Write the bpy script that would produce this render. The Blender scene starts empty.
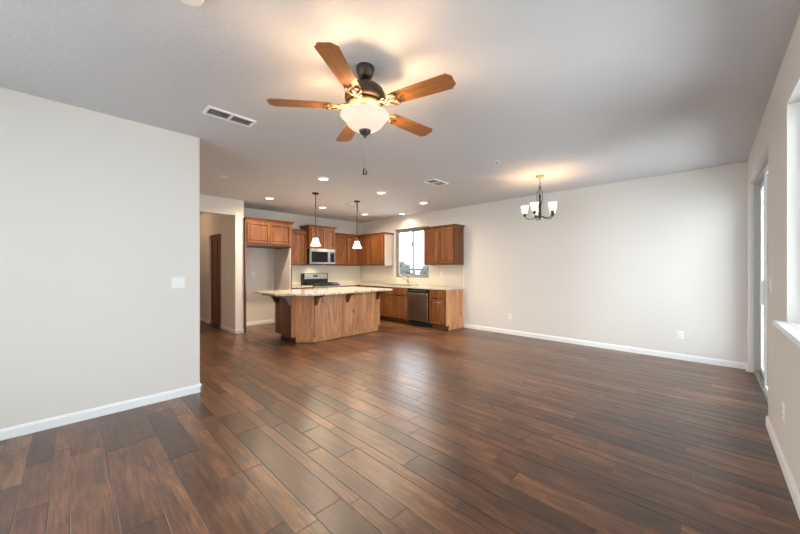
import bpy, bmesh, math, random
from mathutils import Vector, Matrix
random.seed(7)
PI = math.pi
SC = bpy.context.scene
COL = SC.collection

# ------------------------------------------------------------------ camera
FPX = 319.0
YAW = math.radians(44.08)           # viewing direction measured from +X towards +Y
HC = 1.332
H = 2.74                            # ceiling height
cam_d = bpy.data.cameras.new('camera')
cam = bpy.data.objects.new('camera', cam_d); COL.objects.link(cam)
cam.location = (0, 0, HC)
cam.rotation_euler = (PI/2, 0, YAW - PI/2)
cam_d.sensor_width = 36.0
cam_d.lens = FPX/800*36
cam_d.shift_y = 1.5/800
cam_d.clip_start = 0.05
SC.camera = cam

# ------------------------------------------------------------------ view, sky, daylight
SC.view_settings.view_transform = 'Standard'
SC.view_settings.look = 'None'
SC.view_settings.gamma = 1.0
SC.view_settings.use_curve_mapping = False
SC.view_settings.exposure = 0.47
SC.cycles.diffuse_bounces = 8

world = bpy.data.worlds.new('world'); SC.world = world
world.use_nodes = True
wn = world.node_tree
bg = wn.nodes['Background']
bg.inputs[0].default_value = (0.82, 0.92, 1.0, 1)
bg.inputs[1].default_value = 7.0

def portal(name, loc, rot, sx, sy):
    l = bpy.data.lights.new(name, 'AREA'); l.shape = 'RECTANGLE'
    l.size = sx; l.size_y = sy; l.cycles.is_portal = True
    o = bpy.data.objects.new(name, l); COL.objects.link(o)
    o.location = loc; o.rotation_euler = rot
# sampling portals in the window openings (they guide the sky light, they emit nothing)
portal('portal_rear_window', (-2.52, 1.9, 1.375), (0, -PI/2, 0), 2.1, 3.05)
portal('portal_side_window', (2.275, -0.49, 1.68), (PI/2, 0, 0), 1.9, 1.45)
portal('portal_sliding_door', (5.095, -0.49, 1.21), (PI/2, 0, 0), 2.0, 2.45)
portal('portal_added_window', (-1.5, 4.06, 1.23), (-PI/2, 0, 0), 1.4, 2.3)  # opening of the added, unseen left wall window
portal('portal_kitchen_window', (6.33, 5.62, 1.75), (0, PI/2, 0), 1.35, 1.28)

# ------------------------------------------------------------------ materials
def new_mat(name):
    m = bpy.data.materials.new(name); m.use_nodes = True
    nt = m.node_tree
    return m, nt, nt.nodes['Principled BSDF']

def simple(name, col, rough=0.5, metal=0.0, bump=0.0, bscale=60, spec=0.5, var=0.0):
    m, nt, b = new_mat(name)
    b.inputs['Base Color'].default_value = (*col, 1)
    b.inputs['Roughness'].default_value = rough
    b.inputs['Metallic'].default_value = metal
    b.inputs['Specular IOR Level'].default_value = spec
    tc = nt.nodes.new('ShaderNodeTexCoord')
    n = nt.nodes.new('ShaderNodeTexNoise'); n.inputs['Scale'].default_value = bscale
    n.inputs['Detail'].default_value = 3
    nt.links.new(tc.outputs['Object'], n.inputs['Vector'])
    if bump > 0:
        bp = nt.nodes.new('ShaderNodeBump'); bp.inputs['Strength'].default_value = bump
        bp.inputs['Distance'].default_value = 0.004
        nt.links.new(n.outputs['Fac'], bp.inputs['Height'])
        nt.links.new(bp.outputs['Normal'], b.inputs['Normal'])
    if var > 0:
        r = nt.nodes.new('ShaderNodeValToRGB')
        r.color_ramp.elements[0].position = 0.3; r.color_ramp.elements[1].position = 0.7
        r.color_ramp.elements[0].color = (*[c*(1-var) for c in col], 1)
        r.color_ramp.elements[1].color = (*[min(1, c*(1+var)) for c in col], 1)
        nt.links.new(n.outputs['Fac'], r.inputs['Fac'])
        nt.links.new(r.outputs['Color'], b.inputs['Base Color'])
    return m

def wood(name, dark, mid, light, rough=0.4, stretch=(9, 9, 0.9), knots=0.6, seed=0.0, attr=None):
    """grain runs along the object's Z unless stretch says otherwise"""
    m, nt, b = new_mat(name)
    N, L = nt.nodes.new, nt.links.new
    tc = N('ShaderNodeTexCoord')
    mp = N('ShaderNodeMapping'); mp.inputs['Scale'].default_value = stretch
    mp.inputs['Location'].default_value = (seed, seed*1.7, seed*0.6)
    L(tc.outputs['Object'], mp.inputs['Vector'])
    vec = mp.outputs['Vector']
    if attr:
        at = N('ShaderNodeAttribute'); at.attribute_name = attr
        sc = N('ShaderNodeVectorMath'); sc.operation = 'SCALE'; sc.inputs['Scale'].default_value = 37.0
        L(at.outputs['Vector'], sc.inputs[0])
        ad = N('ShaderNodeVectorMath'); ad.operation = 'ADD'
        L(vec, ad.inputs[0]); L(sc.outputs[0], ad.inputs[1]); vec = ad.outputs[0]
    n1 = N('ShaderNodeTexNoise'); n1.inputs['Scale'].default_value = 1.0
    n1.inputs['Detail'].default_value = 6; n1.inputs['Roughness'].default_value = 0.62
    n1.inputs['Distortion'].default_value = 1.4
    L(vec, n1.inputs['Vector'])
    n2 = N('ShaderNodeTexNoise'); n2.inputs['Scale'].default_value = 7.0
    n2.inputs['Detail'].default_value = 4; n2.inputs['Distortion'].default_value = 0.4
    L(vec, n2.inputs['Vector'])
    mx = N('ShaderNodeMath'); mx.operation = 'MULTIPLY_ADD'; mx.inputs[1].default_value = 0.35
    L(n2.outputs['Fac'], mx.inputs[0])
    ml = N('ShaderNodeMath'); ml.operation = 'MULTIPLY'; ml.inputs[1].default_value = 0.72
    L(n1.outputs['Fac'], ml.inputs[0]); L(ml.outputs[0], mx.inputs[2])
    fac = mx.outputs[0]
    if attr:
        a2 = N('ShaderNodeMath'); a2.operation = 'MULTIPLY_ADD'
        sx = N('ShaderNodeSeparateXYZ'); L(at.outputs['Vector'], sx.inputs[0])
        a2.inputs[1].default_value = 0.42; L(sx.outputs[0], a2.inputs[0])
        a3 = N('ShaderNodeMath'); a3.operation = 'SUBTRACT'; a3.inputs[1].default_value = 0.21
        L(fac, a3.inputs[0]); L(a3.outputs[0], a2.inputs[2]); fac = a2.outputs[0]
    r = N('ShaderNodeValToRGB'); e = r.color_ramp.elements
    e[0].position = 0.30; e[0].color = (*dark, 1)
    e[1].position = 0.74; e[1].color = (*light, 1)
    k = e.new(0.52); k.color = (*mid, 1)
    L(fac, r.inputs['Fac'])
    out = r.outputs['Color']
    if knots > 0:
        mk = N('ShaderNodeMapping'); s = 3.2
        mk.inputs['Scale'].default_value = tuple(s if q > 4 else s*0.55 for q in stretch)
        mk.inputs['Location'].default_value = (seed*2.1, seed, seed)
        L(tc.outputs['Object'], mk.inputs['Vector'])
        nd = N('ShaderNodeTexNoise'); nd.inputs['Scale'].default_value = 3.0
        L(mk.outputs['Vector'], nd.inputs['Vector'])
        am = N('ShaderNodeMix'); am.data_type = 'VECTOR'; am.inputs['Factor'].default_value = 0.16
        L(mk.outputs['Vector'], am.inputs['A']); L(nd.outputs['Color'], am.inputs['B'])
        vo = N('ShaderNodeTexVoronoi'); vo.inputs['Scale'].default_value = 1.3
        L(am.outputs['Result'], vo.inputs['Vector'])
        kr = N('ShaderNodeValToRGB'); ke = kr.color_ramp.elements
        ke[0].position = 0.03; ke[0].color = (1, 1, 1, 1); ke[1].position = 0.14; ke[1].color = (0, 0, 0, 1)
        L(vo.outputs['Distance'], kr.inputs['Fac'])
        km = N('ShaderNodeMath'); km.operation = 'MULTIPLY'; km.inputs[1].default_value = knots
        L(kr.outputs['Color'], km.inputs[0])
        mix = N('ShaderNodeMix'); mix.data_type = 'RGBA'
        L(km.outputs[0], mix.inputs['Factor']); L(out, mix.inputs['A'])
        mix.inputs['B'].default_value = (*[c*0.45 for c in dark], 1)
        out = mix.outputs['Result']
    L(out, b.inputs['Base Color'])
    b.inputs['Roughness'].default_value = rough
    bp = N('ShaderNodeBump'); bp.inputs['Strength'].default_value = 0.25; bp.inputs['Distance'].default_value = 0.002
    L(n1.outputs['Fac'], bp.inputs['Height']); L(bp.outputs['Normal'], b.inputs['Normal'])
    return m

M = {}
M['wall'] = simple('wall_paint', (0.75, 0.71, 0.66), 0.75, bump=0.12, bscale=90, spec=0.2)
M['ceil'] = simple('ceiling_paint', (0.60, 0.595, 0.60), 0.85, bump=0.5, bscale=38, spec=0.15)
M['trim'] = simple('white_trim_paint', (0.88, 0.88, 0.87), 0.45, bump=0.02)
M['vinyl'] = simple('white_vinyl', (0.80, 0.80, 0.79), 0.4, bump=0.02)
M['plate'] = simple('white_plastic', (0.86, 0.86, 0.84), 0.35)
M['slot'] = simple('dark_slot', (0.05, 0.05, 0.05), 0.6)
M['reveal'] = simple('reveal_paint', (0.74, 0.72, 0.68), 0.6, bump=0.08, bscale=90)
M['alder'] = wood('stained_alder', (0.045, 0.013, 0.004), (0.145, 0.050, 0.014), (0.29, 0.115, 0.036), 0.36, (9, 9, 0.8), 0.75, 1.3)
M['alder_dark'] = wood('dark_stained_alder', (0.065, 0.018, 0.007), (0.145, 0.045, 0.016), (0.25, 0.09, 0.034), 0.4, (9, 9, 0.8), 0.4, 4.1)
M['alder_lit'] = wood('room_lit_knotty_alder', (0.24, 0.088, 0.032), (0.56, 0.25, 0.105), (0.80, 0.43, 0.21), 0.42, (5.5, 5.5, 0.7), 0.95, 2.2)  # knotty alder with the light from the room put into its colour
M['maple'] = wood('unstained_side', (0.26, 0.17, 0.105), (0.36, 0.25, 0.165), (0.43, 0.31, 0.215), 0.45, (9, 9, 0.8), 0.2, 3.2)
M['blade'] = wood('oak_fan_blade', (0.20, 0.068, 0.018), (0.40, 0.155, 0.045), (0.56, 0.26, 0.09), 0.38, (0.8, 11, 9), 0, 0.4)

def floor_mat():
    m, nt, b = new_mat('hickory_floor'); N, L = nt.nodes.new, nt.links.new
    tc = N('ShaderNodeTexCoord'); at = N('ShaderNodeAttribute'); at.attribute_name = 'plank'
    off = N('ShaderNodeVectorMath'); off.operation = 'SCALE'; off.inputs['Scale'].default_value = 23.0
    L(at.outputs['Vector'], off.inputs[0])
    vec = N('ShaderNodeVectorMath'); vec.operation = 'ADD'
    L(tc.outputs['Object'], vec.inputs[0]); L(off.outputs[0], vec.inputs[1])
    def noise(scale, sc, det, dist, rough=0.6):
        mp = N('ShaderNodeMapping'); mp.inputs['Scale'].default_value = scale
        L(vec.outputs[0], mp.inputs['Vector'])
        n = N('ShaderNodeTexNoise'); n.inputs['Scale'].default_value = sc; n.inputs['Detail'].default_value = det
        n.inputs['Distortion'].default_value = dist; n.inputs['Roughness'].default_value = rough
        L(mp.outputs[0], n.inputs['Vector']); return n.outputs['Fac']
    def rng(f, a0, a1, b0, b1):
        r = N('ShaderNodeMapRange'); r.inputs[1].default_value = a0; r.inputs[2].default_value = a1
        r.inputs[3].default_value = b0; r.inputs[4].default_value = b1
        L(f, r.inputs[0]); return r.outputs[0]
    def mul(p, q):
        x = N('ShaderNodeMath'); x.operation = 'MULTIPLY'; L(p, x.inputs[0]); L(q, x.inputs[1]); return x.outputs[0]
    sx = N('ShaderNodeSeparateXYZ'); L(at.outputs['Vector'], sx.inputs[0])
    r = N('ShaderNodeValToRGB'); e = r.color_ramp.elements
    e[0].position = 0.0; e[0].color = (0.040, 0.017, 0.010, 1)
    e[1].position = 1.0; e[1].color = (0.38, 0.180, 0.086, 1)
    for p, c in ((.25, (0.075, 0.030, 0.015, 1)), (.55, (0.15, 0.062, 0.028, 1)), (.8, (0.25, 0.110, 0.051, 1))):
        k = e.new(p); k.color = c
    blot = noise((6, 1.6, 6), 1.0, 3, 1.2)
    ad = N('ShaderNodeMath'); ad.operation = 'MULTIPLY_ADD'; ad.inputs[1].default_value = 0.46
    L(sx.outputs[0], ad.inputs[0]); L(rng(blot, .3, .7, -.06, .40), ad.inputs[2])
    L(ad.outputs[0], r.inputs['Fac'])
    fine = noise((70, 3.0, 20), 1.0, 5, 0.6)
    fig = noise((22, 2.2, 20), 1.0, 4, 2.2)
    k1 = mul(rng(fine, .35, .65, .60, 1.30), rng(fig, .38, .62, .66, 1.2))
    vo = N('ShaderNodeTexVoronoi'); vo.inputs['Scale'].default_value = 2.6
    mp = N('ShaderNodeMapping'); mp.inputs['Scale'].default_value = (1.3, .7, 1); L(vec.outputs[0], mp.inputs['Vector']); L(mp.outputs[0], vo.inputs['Vector'])
    k2 = mul(k1, rng(vo.outputs['Distance'], .02, .11, .35, 1.0))
    sc = N('ShaderNodeVectorMath'); sc.operation = 'SCALE'; L(r.outputs['Color'], sc.inputs[0]); L(k2, sc.inputs['Scale'])
    b.inputs['Coat Weight'].default_value = 0.35; b.inputs['Coat Roughness'].default_value = 0.30
    L(sc.outputs[0], b.inputs['Base Color'])
    L(rng(fine, .3, .7, .30, .44), b.inputs['Roughness'])
    b.inputs['Specular IOR Level'].default_value = 0.55
    bp = N('ShaderNodeBump'); bp.inputs['Strength'].default_value = 0.35; bp.inputs['Distance'].default_value = 0.002
    L(noise((16, 2.5, 8), 1.0, 5, 0.8), bp.inputs['Height']); L(bp.outputs['Normal'], b.inputs['Normal'])
    return m
M['floor'] = floor_mat()
M['vinyl_shaded'] = simple('shaded_door_vinyl', (0.42, 0.41, 0.40), 0.5)  # white door frame, shading of the opening put into its grey
M['vinyl_backlit'] = simple('backlit_window_vinyl', (0.27, 0.26, 0.24), 0.5)  # almond-white window frame, its backlit shade painted as grey
M['bronze'] = simple('oil_rubbed_bronze', (0.085, 0.06, 0.045), 0.42, 0.75, var=0.15, bscale=25)
M['brass'] = simple('antique_bronze', (0.34, 0.24, 0.13), 0.5, 0.6, var=0.35, bscale=45)
M['steel'] = simple('stainless_steel', (0.50, 0.485, 0.46), 0.33, 1.0)
M['steel2'] = simple('brushed_dark_steel', (0.44, 0.42, 0.39), 0.28, 1.0)
M['iron'] = simple('aged_bronze', (0.17, 0.115, 0.06), 0.6, 0.4)
M['chrome'] = simple('brushed_nickel', (0.42, 0.40, 0.37), 0.25, 1.0)
M['black'] = simple('black_enamel', (0.012, 0.012, 0.013), 0.25)
M['castiron'] = simple('cast_iron', (0.012, 0.012, 0.012), 0.75, bump=0.2)
M['glassblk'] = simple('black_glass', (0.01, 0.011, 0.012), 0.06)
M['tile'] = None
M['ventgrey'] = simple('vent_grey_metal', (0.36, 0.38, 0.37), 0.5)
M['concrete'] = simple('concrete', (0.82, 0.81, 0.79), 0.9, bump=0.3, bscale=20, var=0.15)
M['stucco'] = simple('stucco', (0.62, 0.60, 0.57), 0.9, bump=0.4, bscale=30)
M['rail'] = simple('grey_railing', (0.03, 0.03, 0.03), 0.6)
M['shrub'] = simple('leaves', (0.035, 0.037, 0.033), 0.8, bump=0.5, bscale=12, var=0.4)

def granite():
    m, nt, b = new_mat('speckled_granite'); N, L = nt.nodes.new, nt.links.new
    tc = N('ShaderNodeTexCoord')
    n = N('ShaderNodeTexNoise'); n.inputs['Scale'].default_value = 48; n.inputs['Detail'].default_value = 3
    L(tc.outputs['Object'], n.inputs['Vector'])
    r = N('ShaderNodeValToRGB'); e = r.color_ramp.elements
    e[0].position = 0.34; e[0].color = (0.10, 0.06, 0.045, 1)
    e[1].position = 0.60; e[1].color = (0.74, 0.70, 0.63, 1)
    k = e.new(0.44); k.color = (0.55, 0.47, 0.40, 1)
    L(n.outputs['Fac'], r.inputs['Fac'])
    v = N('ShaderNodeTexVoronoi'); v.inputs['Scale'].default_value = 46
    L(tc.outputs['Object'], v.inputs['Vector'])
    vr = N('ShaderNodeValToRGB'); ve = vr.color_ramp.elements
    ve[0].position = 0.10; ve[0].color = (0.75, 0.75, 0.75, 1); ve[1].position = 0.28; ve[1].color = (0, 0, 0, 1)
    L(v.outputs['Distance'], vr.inputs['Fac'])
    mx = N('ShaderNodeMix'); mx.data_type = 'RGBA'
    L(vr.outputs['Color'], mx.inputs['Factor']); L(r.outputs['Color'], mx.inputs['A'])
    mx.inputs['B'].default_value = (0.09, 0.065, 0.055, 1)
    L(mx.outputs['Result'], b.inputs['Base Color'])
    b.inputs['Roughness'].default_value = 0.09
    return m
M['granite'] = granite()

def tile_mat():
    m, nt, b = new_mat('cream_tile'); N, L = nt.nodes.new, nt.links.new
    tc = N('ShaderNodeTexCoord')
    sp = N('ShaderNodeSeparateXYZ'); L(tc.outputs['Object'], sp.inputs[0])
    ad = N('ShaderNodeMath'); ad.operation = 'ADD'; L(sp.outputs[0], ad.inputs[0]); L(sp.outputs[1], ad.inputs[1])
    cb = N('ShaderNodeCombineXYZ'); L(ad.outputs[0], cb.inputs[0]); L(sp.outputs[2], cb.inputs[1])
    br = N('ShaderNodeTexBrick'); br.inputs['Scale'].default_value = 1.0
    br.inputs['Brick Width'].default_value = 0.152; br.inputs['Row Height'].default_value = 0.152
    br.inputs['Mortar Size'].default_value = 0.002; br.offset = 0.5
    br.inputs['Color1'].default_value = (0.70, 0.655, 0.55, 1); br.inputs['Color2'].default_value = (0.72, 0.675, 0.57, 1)
    br.inputs['Mortar'].default_value = (0.62, 0.575, 0.48, 1)
    L(cb.outputs[0], br.inputs['Vector']); L(br.outputs['Color'], b.inputs['Base Color'])
    b.inputs['Roughness'].default_value = 0.3
    return m
M['tile'] = tile_mat()

def glass_mat():
    m = bpy.data.materials.new('window_glass'); m.use_nodes = True
    nt = m.node_tree; nt.nodes.clear(); N, L = nt.nodes.new, nt.links.new
    o = N('ShaderNodeOutputMaterial'); t = N('ShaderNodeBsdfTransparent'); g = N('ShaderNodeBsdfGlossy')
    t.inputs[0].default_value = (0.96, 0.97, 0.97, 1)
    g.inputs['Roughness'].default_value = 0.02
    f = N('ShaderNodeFresnel'); f.inputs[0].default_value = 1.25
    mx = N('ShaderNodeMixShader'); L(f.outputs[0], mx.inputs[0]); L(t.outputs[0], mx.inputs[1]); L(g.outputs[0], mx.inputs[2])
    L(mx.outputs[0], o.inputs[0])
    return m
M['glass'] = glass_mat()

def emit_mat(name, col, strength, base=(0.9, 0.88, 0.82)):
    m, nt, b = new_mat(name)
    b.inputs['Base Color'].default_value = (*base, 1)
    b.inputs['Emission Color'].default_value = (*col, 1)
    b.inputs['Emission Strength'].default_value = strength
    b.inputs['Roughness'].default_value = 0.3
    return m
M['bowl'] = emit_mat('lit_alabaster_glass', (1.0, 0.82, 0.64), 0.60, (.22,.21,.18))
M['shade'] = emit_mat('lit_frosted_shade', (1.0, 0.90, 0.76), .75, (.5,.5,.47))
M['pshade'] = emit_mat('lit_pendant_shade', (1.0, 0.92, 0.82), .8, (.5,.5,.48))
M['lens'] = emit_mat('lit_can_lens', (1.0, 0.92, 0.78), 3.0)
M['display'] = emit_mat('clock_display', (0.10, 0.14, 0.20), 0.3, (0.02, 0.02, 0.03))

# ------------------------------------------------------------------ mesh helpers
def bm_new(): return bmesh.new()

def box(bm, x0, y0, z0, x1, y1, z1, bev=0.0):
    t = bmesh.new()
    bmesh.ops.create_cube(t, size=1.0)
    bmesh.ops.scale(t, vec=(x1-x0, y1-y0, z1-z0), verts=t.verts)
    bmesh.ops.translate(t, vec=((x0+x1)/2, (y0+y1)/2, (z0+z1)/2), verts=t.verts)
    if bev > 0:
        bmesh.ops.bevel(t, geom=t.edges[:], offset=bev, segments=2, affect='EDGES', profile=0.5)
    merge(bm, t)
    return bm

def merge(bm, t):
    me = bpy.data.meshes.new('tmp'); t.to_mesh(me); t.free(); bm.from_mesh(me); bpy.data.meshes.remove(me)

def lathe(bm, prof, cx=0, cy=0, seg=28, mat=None):
    """prof: list of (radius, z)"""
    rings = []
    t = bmesh.new()
    for r, z in prof:
        if r < 1e-5: rings.append([t.verts.new((cx, cy, z))])
        else: rings.append([t.verts.new((cx+r*math.cos(2*PI*i/seg), cy+r*math.sin(2*PI*i/seg), z)) for i in range(seg)])
    for a, b in zip(rings, rings[1:]):
        if len(a) == 1 and len(b) == 1: continue
        for i in range(seg):
            j = (i+1) % seg
            if len(a) == 1: t.faces.new((a[0], b[j], b[i]))
            elif len(b) == 1: t.faces.new((a[i], a[j], b[0]))
            else: t.faces.new((a[i], a[j], b[j], b[i]))
    bmesh.ops.recalc_face_normals(t, faces=t.faces)
    for f in t.faces: f.smooth = True
    if mat: bmesh.ops.transform(t, matrix=mat, verts=t.verts)
    merge(bm, t)
    return bm

def tube(bm, pts, rad, seg=8):
    t = bmesh.new(); pts = [Vector(p) for p in pts]; rings = []
    for i, p in enumerate(pts):
        d = (pts[min(i+1, len(pts)-1)] - pts[max(i-1, 0)]).normalized()
        up = Vector((0, 0, 1)) if abs(d.z) < 0.9 else Vector((1, 0, 0))
        a = d.cross(up).normalized(); b = d.cross(a)
        r = rad[i] if isinstance(rad, (list, tuple)) else rad
        rings.append([t.verts.new(p + a*r*math.cos(2*PI*k/seg) + b*r*math.sin(2*PI*k/seg)) for k in range(seg)])
    for a, b in zip(rings, rings[1:]):
        for k in range(seg):
            f = t.faces.new((a[k], a[(k+1) % seg], b[(k+1) % seg], b[k])); f.smooth = True
    t.faces.new(rings[0]); t.faces.new(rings[-1])
    bmesh.ops.recalc_face_normals(t, faces=t.faces)
    merge(bm, t)
    return bm

def prism(bm, pts, z0, z1, mat=None, bev=0):
    """polygon in xy extruded in z"""
    t = bmesh.new()
    lo = [t.verts.new((x, y, z0)) for x, y in pts]; hi = [t.verts.new((x, y, z1)) for x, y in pts]
    t.faces.new(lo); t.faces.new(hi)
    n = len(pts)
    for i in range(n): t.faces.new((lo[i], lo[(i+1) % n], hi[(i+1) % n], hi[i]))
    bmesh.ops.recalc_face_normals(t, faces=t.faces)
    if bev: bmesh.ops.bevel(t, geom=t.edges[:], offset=bev, segments=2, affect='EDGES', profile=0.5)
    if mat: bmesh.ops.transform(t, matrix=mat, verts=t.verts)
    merge(bm, t)
    return bm

def frustum(bm, a, b, z0, z1):
    """a, b = (x0,y0,x1,y1) at z0 and z1"""
    t = bmesh.new()
    def ring(q, z): return [t.verts.new((q[0], q[1], z)), t.verts.new((q[2], q[1], z)), t.verts.new((q[2], q[3], z)), t.verts.new((q[0], q[3], z))]
    lo, hi = ring(a, z0), ring(b, z1)
    t.faces.new(lo); t.faces.new(hi)
    for i in range(4): t.faces.new((lo[i], lo[(i+1) % 4], hi[(i+1) % 4], hi[i]))
    bmesh.ops.recalc_face_normals(t, faces=t.faces)
    merge(bm, t)

def panel_face(bm, x0, z0, x1, z1, y, t=0.024, rail=0.055, flat=False):
    """a framed raised-panel door; its front looks towards -y at y - t"""
    b = bmesh.new()
    bmesh.ops.create_cube(b, size=1.0)
    bmesh.ops.scale(b, vec=(x1-x0, t, z1-z0), verts=b.verts)
    bmesh.ops.translate(b, vec=((x0+x1)/2, y-t/2, (z0+z1)/2), verts=b.verts)
    f = min(b.faces, key=lambda q: q.calc_center_median().y)
    bmesh.ops.inset_individual(b, faces=[f], thickness=0.004, depth=0.0025)
    if not flat:
        bmesh.ops.inset_individual(b, faces=[f], thickness=rail, depth=0)
        bmesh.ops.inset_individual(b, faces=[f], thickness=0.006, depth=-0.017)
        bmesh.ops.inset_individual(b, faces=[f], thickness=0.016, depth=0)
        bmesh.ops.inset_individual(b, faces=[f], thickness=0.022, depth=0.009)
    merge(bm, b)
    return bm

def obj(name, bm, mat, parent=None, label=None, smooth=None):
    me = bpy.data.meshes.new(name); bm.to_mesh(me); bm.free()
    me.materials.append(mat)
    o = bpy.data.objects.new(name, me); COL.objects.link(o)
    if parent is not None: o.parent = parent
    if label: o['label'] = label
    return o

def thing(name, label, cat, loc=(0, 0, 0), rz=0.0, group=None):
    o = bpy.data.objects.new(name, None); COL.objects.link(o)
    o.empty_display_size = 0.1
    o.location = loc; o.rotation_euler = (0, 0, rz)
    o['label'] = label; o['category'] = cat
    if group: o['group'] = group
    return o

def tag(o, label, cat, group=None):
    o['label'] = label; o['category'] = cat
    if group: o['group'] = group
    return o

def struct(name, bm, mat, parent=None):
    o = obj(name, bm, mat, parent)
    o['kind'] = 'structure'
    return o

def lamp(name, kind, loc, power, col, parent=None, **kw):
    l = bpy.data.lights.new(name, kind); l.energy = power; l.color = col
    for k, v in kw.items(): setattr(l, k, v)
    o = bpy.data.objects.new(name, l); COL.objects.link(o); o.location = loc
    if parent is not None: o.parent = parent
    return o

def copy_tree(o, parent=None):
    c = o.copy(); COL.objects.link(c)
    if parent is not None: c.parent = parent
    for ch in list(o.children): copy_tree(ch, c)
    return c

# ------------------------------------------------------------------ the setting
XF = 6.20     # far wall plane
YL = 3.95     # near left wall plane
YK = 7.70     # kitchen back wall plane
YR = -0.36    # right wall plane
XB = -2.40    # rear wall plane

# floor: hand-scraped planks of three widths running along Y
def floor_planks():
    bm = bmesh.new()
    vals = []
    x = XB - 0.05; widths = [0.127, 0.178, 0.083, 0.127, 0.178, 0.083, 0.178, 0.127]
    i = 0; g = 0.0009; ch = 0.0018
    while x < XF + 0.1:
        w = widths[i % len(widths)] if random.random() < 0.7 else random.choice(widths); i += 1
        y = YR - 0.1 - random.random()*1.2
        while y < 10.7:
            ln = random.choice([0.45, 0.6, 0.8, 1.0, 1.2, 1.4])*random.uniform(0.85, 1.1)
            v = (random.random(), random.random(), random.random())
            x0, x1, y0, y1 = x+g, x+w-g, y+g, y+ln-g
            dz = 0.0
            t = [bm.verts.new(p) for p in ((x0+ch, y0+ch, dz), (x1-ch, y0+ch, dz), (x1-ch, y1-ch, dz), (x0+ch, y1-ch, dz))]
            o = [bm.verts.new(p) for p in ((x0, y0, -0.0016), (x1, y0, -0.0016), (x1, y1, -0.0016), (x0, y1, -0.0016))]
            fs = [bm.faces.new(t)] + [bm.faces.new((o[k], o[(k+1) % 4], t[(k+1) % 4], t[k])) for k in range(4)]
            vals += [v]*5
            y += ln
        x += w
    # slab below
    zb = -0.0025
    q = [bm.verts.new(p) for p in ((XB-.2, YR-.2, zb), (XF+.2, YR-.2, zb), (XF+.2, 10.8, zb), (XB-.2, 10.8, zb))]
    q2 = [bm.verts.new((v.co.x, v.co.y, -0.12)) for v in q]
    bm.faces.new(q); bm.faces.new(q2[::-1])
    for k in range(4): bm.faces.new((q[k], q2[k], q2[(k+1) % 4], q[(k+1) % 4]))
    vals += [(0.0, .1, .1)]*6
    me = bpy.data.meshes.new('floor'); bm.to_mesh(me); bm.free()
    a = me.attributes.new('plank', 'FLOAT_COLOR', 'CORNER')
    flat = []
    for p in me.polygons:
        v = vals[p.index]
        for _ in range(p.loop_total): flat += [v[0], v[1], v[2], 1.0]
    a.data.foreach_set('color', flat)
    me.materials.append(M['floor'])
    o = bpy.data.objects.new('floor', me); COL.objects.link(o); o['kind'] = 'structure'
floor_planks()

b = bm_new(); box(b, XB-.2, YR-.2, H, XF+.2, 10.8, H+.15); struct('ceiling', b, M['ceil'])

def wall_x(b, x0, x1, y0, y1, holes):
    """wall slab between x0..x1 running y0..y1 with holes (ya,yb,za,zb)"""
    cur = y0
    for ya, yb, za, zb in sorted(holes):
        box(b, x0, cur, 0, x1, ya, H)
        if za > 0: box(b, x0, ya, 0, x1, yb, za)
        if zb < H: box(b, x0, ya, zb, x1, yb, H)
        cur = yb
    box(b, x0, cur, 0, x1, y1, H)
def wall_y(b, y0, y1, x0, x1, holes):
    cur = x0
    for xa, xb, za, zb in sorted(holes):
        box(b, cur, y0, 0, xa, y1, H)
        if za > 0: box(b, xa, y0, 0, xb, y1, za)
        if zb < H: box(b, xa, y0, zb, xb, y1, H)
        cur = xb
    box(b, cur, y0, 0, x1, y1, H)

DX0, DX1, DZ = 4.11, 6.08, 2.42          # sliding door opening
WX0, WX1, WZ0, WZ1 = 1.35, 3.20, 0.97, 2.385   # side window
KY0, KY1, KZ0, KZ1 = 5.00, 6.235, 1.09, 2.40   # kitchen window
RY0, RY1, RZ0, RZ1 = 0.40, 3.40, 0.35, 2.40    # rear window, behind the camera
b = bm_new(); wall_y(b, YR-.15, YR, XB-.15, XF+.15, [(DX0, DX1, 0, DZ), (WX0, WX1, WZ0, WZ1)]); struct('wall_right', b, M['wall'])
b = bm_new(); wall_x(b, XF, XF+.15, YR, YK+.15, [(KY0, KY1, KZ0, KZ1)]); struct('wall_far', b, M['wall'])
b = bm_new(); wall_x(b, XB-.15, XB, YR, YL+.15, [(RY0, RY1, RZ0, RZ1)]); struct('wall_rear', b, M['wall'])
# near left wall with a rounded drywall corner at its end
b = bm_new()
r = 0.02; xe = 0.975
pts = [(XB, YL), ] + [(xe-r+r*math.sin(t), YL+r-r*math.cos(t)) for t in [i*PI/2/6 for i in range(7)]] + \
      [(xe-r+r*math.cos(t), YL+.13-r+r*math.sin(t)) for t in [i*PI/2/6 for i in range(7)]] + [(XB, YL+.13)]
pts[0] = (-.70, YL); pts[-1] = (-.70, YL+.13)
prism(b, pts, 0, H); wall_y(b, YL, YL+.13, XB, -.70, [(-2.20, -.80, 0.08, 2.385)]); struct('wall_left', b, M['wall'])
w4 = bpy.data.objects.new('added_window_4', None); COL.objects.link(w4); w4['kind'] = 'structure'  # unseen window added to bring daylight onto the right wall
w4.location = (-1.5, YL+.1, .08)
b = bm_new(); box(b, -2.20, YL+.08, .08, -2.15, YL+.125, 2.385); box(b, -.85, YL+.08, .08, -.80, YL+.125, 2.385)
box(b, -2.15, YL+.08, .08, -.85, YL+.125, .13); box(b, -2.15, YL+.08, 2.335, -.85, YL+.125, 2.385); box(b, -1.52, YL+.085, .13, -1.48, YL+.12, 2.335)
bmesh.ops.translate(b, vec=-Vector(w4.location), verts=b.verts); struct('window_frame', b, M['vinyl'], w4)
b = bm_new(); box(b, -2.15, YL+.098, .13, -.85, YL+.102, 2.335)
bmesh.ops.translate(b, vec=-Vector(w4.location), verts=b.verts); struct('pane', b, M['glass'], w4)
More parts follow.
